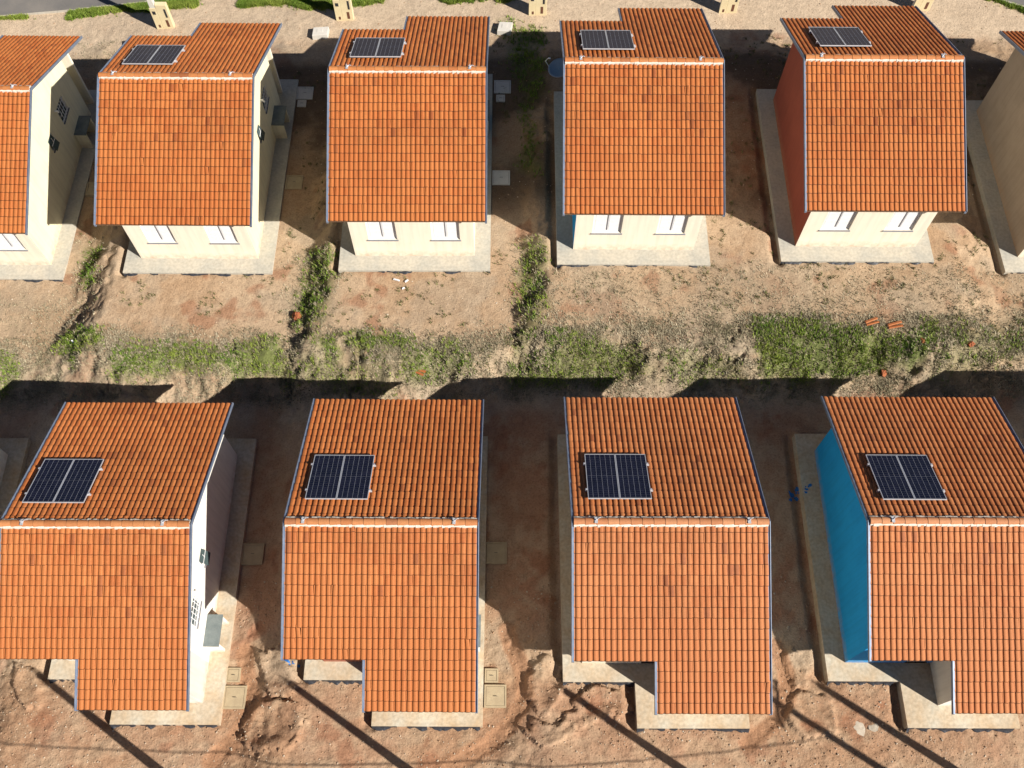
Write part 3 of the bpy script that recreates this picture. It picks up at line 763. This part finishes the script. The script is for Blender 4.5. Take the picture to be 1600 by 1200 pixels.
# solar pair: lies on the upper slope, two framed modules on rails
def build_solar(row, loc, yaw, dx, dy, label):
    fy = 1                                    # both rows carry it on the slope that faces +y
    x0 = (-2.62 if row == 'B' else -2.43) + dx; wdt = 2.09
    ya = .80 + dy                             # lower edge in plan (towards the ridge)
    yb = ya + 1.92
    t = empty('solar_array', loc, yaw)
    tag(t, label, 'solar panels', 'solar arrays on the roofs')
    off = .075
    nrm = Vector((0, SAF, CA)); up = Vector((0, CA, -SAF)); org = Vector((x0, ya, zr(ya))) + nrm * off
    ln = (yb - ya) / CA
    Q = lambda u, v, w: org + Vector((1, 0, 0)) * u + up * v + nrm * w
    def bx(mb, u0, u1, v0, v1, w0, w1):
        mb.hexa([Q(u0, v0, w0), Q(u1, v0, w0), Q(u1, v1, w0), Q(u0, v1, w0)], [Q(u0, v0, w1), Q(u1, v0, w1), Q(u1, v1, w1), Q(u0, v1, w1)])
    pw = wdt / 2 - .006
    for k in range(2):
        u0 = k * (wdt / 2 + .006); mb = MB(); bx(mb, u0 + .02, u0 + pw - .02, .02, ln - .02, .01, .033)
        pn = mb.build('panel', M['cell'], t)
        mb = MB()
        for q in ((u0, u0 + .022, 0, ln), (u0 + pw - .022, u0 + pw, 0, ln), (u0 + .022, u0 + pw - .022, 0, .022), (u0 + .022, u0 + pw - .022, ln - .022, ln)): bx(mb, *q, 0, .042)
        mb.build('frame', M['alu'], pn)
        mb = MB()
        for i in range(1, 6): uu = u0 + pw * i / 6; bx(mb, uu - .0032, uu + .0032, .022, ln - .022, .0332, .0345)
        mb.build('cell_lines', M['ribbon'], pn); mb = MB(); nn = 24
        for i in range(1, nn):
            vv = ln * i / nn; hw = .007 if i == nn // 2 else .0016
            bx(mb, u0 + .022, u0 + pw - .022, vv - hw, vv + hw, .0346, .036)
        mb.build('cell_lines', M['busbar'], pn)
    for v in (ln * .2, ln * .78):
        mb = MB(); bx(mb, -.07, wdt + .09, v - .02, v + .02, -.06, -.002); rl = mb.build('rail', M['alu'], t)
        for u in (-.03, wdt + .03):
            mb = MB(); bx(mb, u - .028, u + .028, v - .03, v + .03, -.001, .05); mb.build('clamp', M['alu'], rl)
    return t

front_low = lambda q: q[3] < 0
HOUSES = [
 ('T', (-23.56, 29.43, -1.333), -.005, 'upper row house cut by the left picture edge, yellow cream gable lit', 'cream', 'cream', 'cream', 'yellow', 'slab_grey', lambda q: q[3] < 0 and q[1] > 15, 'cut by the left picture edge'),
 ('T', (-13.809, 28.979, -.079), 0, 'upper row house with a narrow sunlit yellow cream gable on its right', 'cream', 'cream', 'cream', 'yellow', 'slab_grey', front_low, 'with the narrow sunlit gable'),
 ('T', (-4.261, 28.715, .614), .0047, 'upper row cream house whose side walls both hide under its roof', 'cream', 'cream', 'cream', 'cream', 'slab_grey', front_low, 'showing no side walls'),
 ('T', (5.165, 28.761, 1.102), -.0006, 'upper row house with a sliver of blue left wall, next to the satellite dish', 'blue', 'cream', 'blue', 'cream', 'slab_grey', front_low, 'beside the satellite dish'),
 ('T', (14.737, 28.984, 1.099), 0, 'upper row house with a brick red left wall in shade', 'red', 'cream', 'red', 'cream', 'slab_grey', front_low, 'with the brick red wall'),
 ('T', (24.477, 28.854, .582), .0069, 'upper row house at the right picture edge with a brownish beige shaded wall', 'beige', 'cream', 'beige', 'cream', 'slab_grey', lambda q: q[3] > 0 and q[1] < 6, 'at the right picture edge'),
 ('B', (-23.5, 10.4, -1.62), 0, 'lower row house mostly outside the left picture edge, white wall sliver', 'white', 'white', 'white', 'white', 'slab', lambda q: False, 'outside the left edge'),
 ('B', (-13.814, 10.217, -1.115), .002, 'lower row house with a white gable wall and a grey laundry top on its right', 'white', 'white', 'white', 'white', 'slab', front_low, 'with the white gable'),
 ('B', (-4.251, 10.136, -.536), -.0005, 'lower row house left of centre with a reddish strip of wall under its front eave', 'red', 'white', 'red', 'white', 'slab', front_low, 'left of centre'),
 ('B', (5.141, 10.053, -.083), .0039, 'lower row house right of centre, neighbour of the blue walled house', 'cream', 'cream', 'cream', 'cream', 'slab', front_low, 'right of centre'),
 ('B', (14.669, 10.111, -.05), 0, 'lower row house with a large bright blue left wall', 'blue', 'white', 'blue', 'white', 'slab', front_low, 'with the blue wall'),
 ('B', (24.45, 10.55, -.02), 0, 'lower row house beyond the right picture edge that throws a shadow in', 'cream', 'cream', 'cream', 'cream', 'slab', lambda q: False, 'beyond the right edge'),
]
SOLAR_DX = {1: (-.02, .02), 2: (0, .1), 3: (.05, 0), 4: (.08, .05), 5: (0, 0), 0: (0, 0), 6: (0, 0), 7: (-.1, -.03), 8: (0, .03), 9: (0, .02), 10: (.13, -.04), 11: (0, 0)}
for i, (row, loc, yaw, label, lf, fr, bf, rt, sm, pick, note) in enumerate(HOUSES):
    build_house(row, loc, yaw, label, lf, fr, bf, rt, sm, pick, note)
    if i in (0, 5, 6, 11): continue
    build_solar(row, loc, yaw, *SOLAR_DX[i], 'two dark solar panels on the %s row house %s' % ('upper' if row == 'T' else 'lower', note))
# ------------------------------------------------------------------ street furniture
def meter_post(x, y, label, front):
    z = hz(x, y); t = empty('meter_post', (x, y, z)); tag(t, label, 'meter post', 'concrete meter posts')
    s = front                                                # +1: cabinet face looks to -y
    mb = MB(); mb.hexa([(-.42, -.12, -.3), (-.12, -.12, -.3), (-.12, .14, -.3), (-.42, .14, -.3)], [(-.38, -.09, 7.5), (-.20, -.09, 7.5), (-.20, .09, 7.5), (-.38, .09, 7.5)])
    mb.build('pole', M['pole'], t, .01)
    mb = MB(); mb.box(-.118, .44, -.13, .13, -.3, 1.5); mb.box(-.46, -.121, -.145, -.121, -.3, 1.32)
    cab = mb.build('cabinet', M['post'], t, .012)
    mb = MB(); mb.box(-.36, -.2, -.152, -.146, .92, 1.12); mb.build('meter_window', M['dark'], cab)
    mb = MB(); mb.box(.24, .34, -.138, -.131, .72, 1.25); mb.build('slot', M['dark'], cab)
    mb = MB(); mb.box(.14, .27, -.138, -.131, .12, .55); mb.build('opening', M['rust'], cab)
    mb = MB(); mb.box(-.3, -.2, -.152, -.146, .08, .26); mb.build('opening', M['rust'], cab)
    mb = MB(); mb.tube([(-.29, 0, 7.4), (-.29, 0, 7.75)], .03, 6); mb.build('insulator', M['dark'], t)
POSTS = [(-27.0, 38.3, 'cream meter post at the very left edge behind the first upper house'),
         (-17.9, 38.76, 'cream meter post behind the upper house with the narrow sunlit gable'),
         (-8.6, 38.85, 'cream meter post near the left back corner of the upper house without visible sides'),
         (1.2, 38.9, 'cream meter post above the gap left of the satellite dish'),
         (10.85, 39.12, 'cream meter post behind the gap left of the brick red wall'),
         (20.75, 39.48, 'cream meter post furthest right, behind the house with the red wall'),
         (-8.4, .58, 'meter post below the frame whose shadow starts under the white gabled house'),
         (.82, .41, 'meter post below the frame whose shadow starts at the left of centre house'),
         (10.45, .38, 'meter post below the frame whose shadow starts at the right of centre house'),
         (19.9, .43, 'meter post below the frame whose shadow starts before the blue walled house')]
for x, y, lb in POSTS: meter_post(x, y, lb, 1)
def utility_pole(x, y, label):
    z = hz(x, y); t = empty('utility_pole', (x, y, z)); tag(t, label, 'utility pole', 'utility poles of the lower street')
    mb = MB(); mb.tube([(0, 0, -.5), (0, 0, 9.7)], .17, 12, .11); mb.build('pole', M['pole'], t)
    mb = MB(); mb.box(-.05, .05, -.8, .8, 9.1, 9.2); ca = mb.build('crossarm', M['deck'], t)
    for yy in (-.7, 0.45, .7):
        mb = MB(); mb.tube([(0, yy, 9.2), (0, yy, 9.4)], .04, 8); mb.build('insulator', M['dark'], ca)
utility_pole(19.9, -1.4, 'round utility pole below the frame on the right')
utility_pole(-14.2, -1.4, 'round utility pole below the frame on the left')
za, zb = hz(-14.2, -1.4) + 7.6, hz(19.9, -1.4) + 7.5
mb = MB(); pts = []
for i in range(41):
    u = i / 40; pts.append((-14.1 + 33.9 * u, -1.28, za + (zb - za) * u - 1.25 * 4 * u * (1 - u)))
mb.tube(pts, .022, 6)
tag(mb.build('power_cable', M['dark']), 'black bundled cable sagging between the utility poles below the frame', 'cable')

def cover(x, y, s, label, mat, rise=.05, rz=0.0):
    z = max(hz(x + a, y + c) for a in (-s / 2, 0, s / 2) for c in (-s / 2, 0, s / 2)); t = empty('inspection_cover', (x, y, z), rz); tag(t, label, 'cover', 'square inspection covers')
    h = s / 2; mb = MB()
    for q in ((-h, h, -h, -h + .06), (-h, h, h - .06, h), (-h, -h + .06, -h + .06, h - .06), (h - .06, h, -h + .06, h - .06)): mb.box(*q, -.35, rise)
    mb.build('rim', M[mat], t)
    mb = MB(); mb.box(-h + .07, h - .07, -h + .07, h - .07, -.2, rise - .015); lid = mb.build('lid', M[mat], t)
    mb = MB(); mb.tube([(-.06, 0, rise - .02), (-.05, 0, rise + .02), (.05, 0, rise + .02), (.06, 0, rise - .02)], .008, 5); mb.build('handle', M['dark'], lid)
def at(k, dx, dy):
    row, loc = HOUSES[k][0], HOUSES[k][1]; return loc[0] + dx * .92, loc[1] + dy * .92
for k, dx, dy, s, mat, lb in (
    (0, 4.05, -.7, .75, 'cover', 'shaded square cover right of the house cut by the left edge'),
    (1, 3.98, 5.19, .78, 'coverpale', 'larger shaded pale cover behind right of the house with the narrow gable'),
    (1, 3.88, 4.48, .42, 'coverpale', 'small shaded pale cover right of the house with the narrow gable'),
    (1, 4.02, -.68, .78, 'cover', 'shaded square cover beside the front half of the narrow gabled house'),
    (2, 4.05, 5.28, .80, 'coverpale', 'larger pale cover in the shade left of the satellite dish'),
    (2, 3.96, 4.49, .42, 'coverpale', 'small pale cover in the shade left of the satellite dish'),
    (2, 4.04, -.64, .80, 'coverpale', 'square cover in the shade midway between third and fourth upper houses'),
    (7, 4.0, .88, .85, 'cover', 'reddish square cover in shade right of the white gable'),
    (7, 3.82, -4.12, .52, 'cover', 'small sunlit concrete cover in front of the grey laundry top'),
    (7, 3.99, -4.99, .82, 'cover', 'large sunlit square cover at the corner of the white gabled house'),
    (8, 3.98, .89, .85, 'cover', 'reddish square cover in shade right of the left of centre house'),
    (8, 3.87, -4.12, .50, 'cover', 'small sunlit square cover right of the left of centre house'),
    (8, 4.03, -4.91, .80, 'cover', 'large sunlit square cover right of the left of centre house')):
    x, y = at(k, dx, dy); cover(x, y, s, lb, mat)
# loose concrete blocks near the upper street
for x, y, w, d, rz, lb in ((-19.3, 37.3, .9, 1.1, .15, 'pale concrete block behind the house with the narrow gable'),
                           (-9.75, 37.75, .85, .62, .05, 'pale concrete block left of the meter post near the third roof'),
                           (-.45, 37.75, .75, .7, -.1, 'pale concrete block in sun right behind the third roof')):
    z = hz(x, y); mb = MB()
    mb.prism([(-w / 2, -d / 2), (w / 2 - .06, -d / 2 + .03), (w / 2, d / 2), (-w / 2 + .05, d / 2 - .04)], -.15, .28, .95)
    mb.box(-w * .2, w * .15, -d * .15, d * .2, .281, .30)
    o = mb.build('concrete_block', M['coverpale'], None, .015); o.location = (x, y, z); o.rotation_euler = (0, 0, rz); tag(o, lb, 'concrete block', 'loose concrete blocks')

# satellite dish on the left side of the fourth upper house
bx_, by_, bz_ = HOUSES[3][1]
t = empty('satellite_dish', (bx_ - 3.2, by_ + 1.75, bz_ + 3.9)); tag(t, 'grey blue satellite dish in shade at the left edge of a roof', 'satellite dish')
V = []; F = []; nr, na = 6, 24
for i in range(nr + 1):
    r = .46 * i / nr
    for k in range(na):
        a = 2 * math.pi * k / na; V.append((r * math.cos(a) * 1.1, r * math.sin(a) * .9, r * r * .45))
for i in range(nr):
    for k in range(na):
        F.append((i * na + k, i * na + (k + 1) % na, (i + 1) * na + (k + 1) % na, (i + 1) * na + k))
me = mesh_np('reflector', np.array(V), np.array(F), True); o = link('reflector', me, M['dish'], t); o.rotation_euler = (.35, -.25, .2)
md = o.modifiers.new('thick', 'SOLIDIFY'); md.thickness = .012
mb = MB(); mb.tube([(-.45, .05, .02), (-.62, .12, .3), (-.5, .1, .5)], .014, 6); mb.tube([(-.5, .1, .5), (-.42, .07, .5)], .035, 8); mb.build('feed_arm', M['alu'], t)
mb = MB(); mb.tube([(0, 0, -.02), (.1, 0, -.35), (.62, 0, -.4)], .025, 6); mb.build('mount', M['alu'], t)

# ------------------------------------------------------------------ litter and debris
def lump(name, x, y, r, mat, label, cat, group=None, flat=.6, seed=0):
    rg = np.random.default_rng(seed + 5); V = []; F = []; nu, nv = 10, 7
    for i in range(nv + 1):
        ph = math.pi * i / nv
        for k in range(nu):
            a = 2 * math.pi * k / nu; j = 1 + rg.normal(0, .16)
            V.append((r * j * math.sin(ph) * math.cos(a), r * .75 * j * math.sin(ph) * math.sin(a), r * flat * j * math.cos(ph)))
    for i in range(nv):
        for k in range(nu): F.append((i * nu + k, i * nu + (k + 1) % nu, (i + 1) * nu + (k + 1) % nu, (i + 1) * nu + k))
    me = mesh_np(name, np.array(V), np.array(F), False); o = link(name, me, mat)
    o.location = (x, y, hz(x, y) + r * flat * .25); o.rotation_euler = (rg.normal(0, .2), rg.normal(0, .2), rg.random() * 3); tag(o, label, cat, group)
lump('clay_clod', -9.2, 21.1, .27, M['clod'], 'big orange red clay clod on the grassy slope between second and third upper houses', 'clod', 'red clay clods', .7, 1)
lump('clay_clod', 18.85, 19.42, .17, M['clod'], 'red brown clod furthest right on the bank', 'clod', 'red clay clods', .6, 2)
lump('clay_clod', 15.52, 18.62, .2, M['clod'], 'red clod below the brightest grass, near the roof shadow', 'clod', 'red clay clods', .4, 3)
lump('clay_clod', 16.85, 19.5, .15, M['clod'], 'rust red clod at the right end of the brightest grass', 'clod', 'red clay clods', .5, 4)
lump('plaster_splash', 12.35, 4.55, .26, M['lime'], 'left half of a dried white plaster splash on the lower soil', 'plaster', 'plaster splashes', .05, 5)
lump('plaster_splash', 12.85, 4.6, .22, M['lime'], 'right half of a dried white plaster splash on the lower soil', 'plaster', 'plaster splashes', .05, 6)
for x, y, rz, ln, lb in ((14.83, 20.33, .25, 1.0, 'broken roof tile by the brightest grass, left one of two'),
                         (15.74, 20.18, .15, 1.1, 'broken roof tile by the brightest grass, right one of two'),
                         (-3.88, 18.48, -.5, .9, 'single orange roof tile on the bank below the third upper house')):
    t = empty('broken_tile', (x, y, hz(x, y) + .03), rz); tag(t, lb, 'roof tile', 'loose roof tiles')
    for k, oy in enumerate((0, .12)):
        o = link('shard', TILE_MESH['B'][k * 3 + int(abs(x))% 5], None, t); o.location = (-.2, oy, .02 * k); o.rotation_euler = (.1, -.08 + .2 * k, -math.pi / 2 + .12 * k); o.scale = (.6, ln * 1.35, .8)
for x, y, rz, ln, lb in ((-4.98, 22.61, -.3, .27, 'longest white offcut lying before the third upper house'), (-4.54, 22.55, .7, .18, 'middle white offcut lying before the third upper house'),
                         (-4.66, 22.19, .5, .13, 'shortest white offcut lying before the third upper house'), (-18.9, 20.22, 2.2, .3, 'white stub of pipe standing out of the grass on the left')):
    mb = MB(); mb.hexa([(-ln / 2, -.035, 0), (ln / 2, -.03, 0), (ln / 2, .035, 0), (-ln / 2, .03, 0)], [(-ln / 2, -.035, .04), (ln / 2 - .03, -.03, .05), (ln / 2, .035, .03), (-ln / 2 + .02, .03, .045)])
    mb.hexa([(-ln / 4, -.03, .05), (ln / 4, -.02, .05), (ln / 4, .03, .05), (-ln / 4, .02, .05)], [(-ln / 4, -.02, .06), (ln / 4, -.01, .065), (ln / 4, .02, .06), (-ln / 4, .02, .06)])
    o = mb.build('offcut', M['white']); o.location = (x, y, hz(x, y) + .04); o.rotation_euler = (0, -.5 if x < -10 else 0, rz); tag(o, lb, 'offcut', 'white offcuts')
# blue paint drips: thin dried skins that follow the soil
def paint(x, y, s, label, zfix=None):
    rg = np.random.default_rng(int(abs(x * 100))); mb = MB()
    for _ in range(9):
        cx, cy_, r = x + rg.normal(0, s * .4), y + rg.normal(0, s * .5), s * (.1 + .2 * rg.random()); n = 9
        p = []
        for k in range(n):
            a = 2 * math.pi * k / n; rr = r * (.6 + .7 * rg.random()); px, py = cx + rr * math.cos(a), cy_ + rr * math.sin(a)
            p.append((px, py, (hz(px, py) + .022) if zfix is None else zfix + .004 + .001 * _))
        c0 = (cx, cy_, (hz(cx, cy_) + .03) if zfix is None else zfix + .006 + .001 * _)
        for k in range(n): mb.quad(c0, p[k], p[(k + 1) % n])
    tag(mb.build('paint_spill', M['paint']), label, 'paint spill', 'blue paint spills')
paint(11.1, 13.35, .4, 'blue paint spilled on shaded soil left of the bright blue wall')
paint(11.62, 13.5, .3, 'blue paint spilled on the concrete apron left of the bright blue wall', HOUSES[10][1][2] + ST)
paint(-8.1, 6.77, .2, 'faint blue paint spot at the front left corner of a lower roof')

# ------------------------------------------------------------------ vegetation and stones
def slab_mask(x, y):
    """True on bare ground, False under a house or its apron"""
    k = np.ones(x.shape, bool)
    for h in HOUSES:
        s = 1 if h[0] == 'B' else -1; dx = x - h[1][0]; dy = (y - h[1][1]) * s
        k &= ~((dx > SX0 - .05) & (dx < SX1 + .05) & (dy > -SE - .05) & (dy < SA + .05) & ~((dx < SXN - .05) & (dy < -SB - .05)))
    return k
def scatter(n, polys, soft, x0=-27, x1=27, y0=3, y1=41.3, pw=1.0, seed=1):
    rg = np.random.default_rng(seed); x = rg.uniform(x0, x1, n); y = rg.uniform(y0, y1, n)
    wx = x + (fbm(x, y, 1.1, 4, 21) - .5) * .9; wy = y + (fbm(x, y, 1.1, 4, 22) - .5) * .9
    m = mask(wx, wy, polys, soft) * np.clip((fbm(x, y, 1.6, 4, 31) - .22) * 2.8, 0, 1) ** pw
    k = (rg.random(n) < m) & slab_mask(x, y) & (y < kerb_y(x) - .16)
    return x[k], y[k], m[k]
def blades(name, x, y, per, hmin, hmax, cols, label, cat, spread, seed, wid=(.012, .024), lean=.8):
    rg = np.random.default_rng(seed); n = len(x); X = np.repeat(x, per) + rg.normal(0, spread, n * per); Y = np.repeat(y, per) + rg.normal(0, spread, n * per)
    Z = height(X, Y); N_ = len(X); h = rg.uniform(hmin, hmax, N_); a = rg.uniform(0, 2 * math.pi, N_); l = rg.uniform(.15, lean, N_) * h; w = rg.uniform(*wid, N_)
    b = a + math.pi / 2
    V = np.empty((N_, 3, 3)); V[:, 0] = np.stack([X - w * np.cos(b), Y - w * np.sin(b), Z - .01], 1); V[:, 1] = np.stack([X + w * np.cos(b), Y + w * np.sin(b), Z - .01], 1)
    V[:, 2] = np.stack([X + l * np.cos(a), Y + l * np.sin(a), Z + h], 1)
    me = mesh_np(name, V.reshape(-1, 3), np.arange(N_ * 3).reshape(-1, 3), False)
    t = np.clip(np.repeat(fbm(x, y, 1.2, 4, 51), per) * 1.6 - .3 + rg.normal(0, .18, N_), 0, 1)[:, None]
    c = np.array(cols[0]) + (np.array(cols[1]) - np.array(cols[0])) * t; c = c * rg.uniform(.7, 1.25, (N_, 1))
    col_attr(me, 'col', np.repeat(c, 3, 0))
    tag(link(name, me, M['grass']), label, cat, kind='stuff')
gx, gy, gm = scatter(420000, GREEN, .35, seed=3)
vx, vy, vm = scatter(500000, [q for q in GREEN if np.mean([p[1] for p in q[1]]) > 38.5], .25, y0=38, y1=41.3, pw=.15, seed=8)
k = vm > .2; gx = np.concatenate([gx, vx[k]]); gy = np.concatenate([gy, vy[k]])
blades('grass', gx, gy, 5, .05, .19, ((.10, .195, .018), (.31, .37, .065)), 'green grass on the bank and along the lot edges', 'grass', .035, 4)
dx_, dy_, dm = scatter(200000, DRY, .7, y0=16, y1=38, pw=1.5, seed=5)
ex_, ey_, em = scatter(60000, DRY[:1], .7, y0=16.6, y1=20.8, pw=.7, seed=12)
dx_ = np.concatenate([dx_, ex_]); dy_ = np.concatenate([dy_, ey_])
blades('dry_grass', dx_, dy_, 4, .03, .10, ((.46, .39, .27), (.20, .175, .10)), 'dry straw coloured grass on bank and lots', 'dry grass', .05, 6, lean=1.6)
# separate small weed tufts on the bare earth
rg = np.random.default_rng(9); wx_ = rg.uniform(-25, 25, 9000); wy_ = rg.uniform(18.5, 37.5, 9000)
k = (fbm(wx_, wy_, .7, 4, 61) + .12 * (wx_ / 25) > .56) & slab_mask(wx_, wy_) & (rg.random(9000) < .55); wx_, wy_ = wx_[k], wy_[k]
blades('weeds', wx_, wy_, 11, .04, .14, ((.10, .115, .035), (.22, .20, .085)), 'scattered low weeds on the bare earth', 'weeds', .05, 10)
def stones(name, n, rlo, rhi, x0, x1, y0, y1, seed, label):
    rg = np.random.default_rng(seed); x = rg.uniform(x0, x1, n); y = rg.uniform(y0, y1, n)
    k = slab_mask(x, y) & (y < kerb_y(x) - .2) & (rg.random(n) < .25 + 1.2 * np.clip(fbm(x, y, .5, 4, 71) - .35, 0, 1)); x, y = x[k], y[k]; n = len(x)
    r = rlo + (rhi - rlo) * rg.random(n) ** 5; z = height(x, y)
    O = np.array([(1, 0, 0), (0, 1, 0), (-1, 0, 0), (0, -1, 0), (0, 0, .8), (0, 0, -.5)])
    V = O[None] * r[:, None, None] * rg.uniform(.6, 1.3, (n, 6, 1)); a = rg.uniform(0, 6.3, n); ca, sa = np.cos(a)[:, None], np.sin(a)[:, None]
    V = np.stack([V[..., 0] * ca - V[..., 1] * sa + x[:, None], V[..., 0] * sa + V[..., 1] * ca + y[:, None], V[..., 2] + z[:, None] + .2 * r[:, None]], -1)
    T = np.array([(0, 1, 4), (1, 2, 4), (2, 3, 4), (3, 0, 4), (1, 0, 5), (2, 1, 5), (3, 2, 5), (0, 3, 5)])
    F = T[None] + (np.arange(n) * 6)[:, None, None]
    me = mesh_np(name, V.reshape(-1, 3), F.reshape(-1, 3), False)
    t = rg.random((n, 1)); c = np.array((.36, .22, .13)) + (np.array((.52, .44, .34)) - np.array((.36, .22, .13))) * t ** 2
    col_attr(me, 'col', np.repeat(c, 6, 0)); tag(link(name, me, M['stone']), label, 'stones', kind='stuff')
stones('pebbles', 42000, .010, .05, -20, 20, 2.5, 10, 15, 'small stones and clods on the lower lots')
stones('pebbles', 26000, .010, .05, -26, 26, 16, 40, 16, 'small stones and clods on the bank and upper lots')
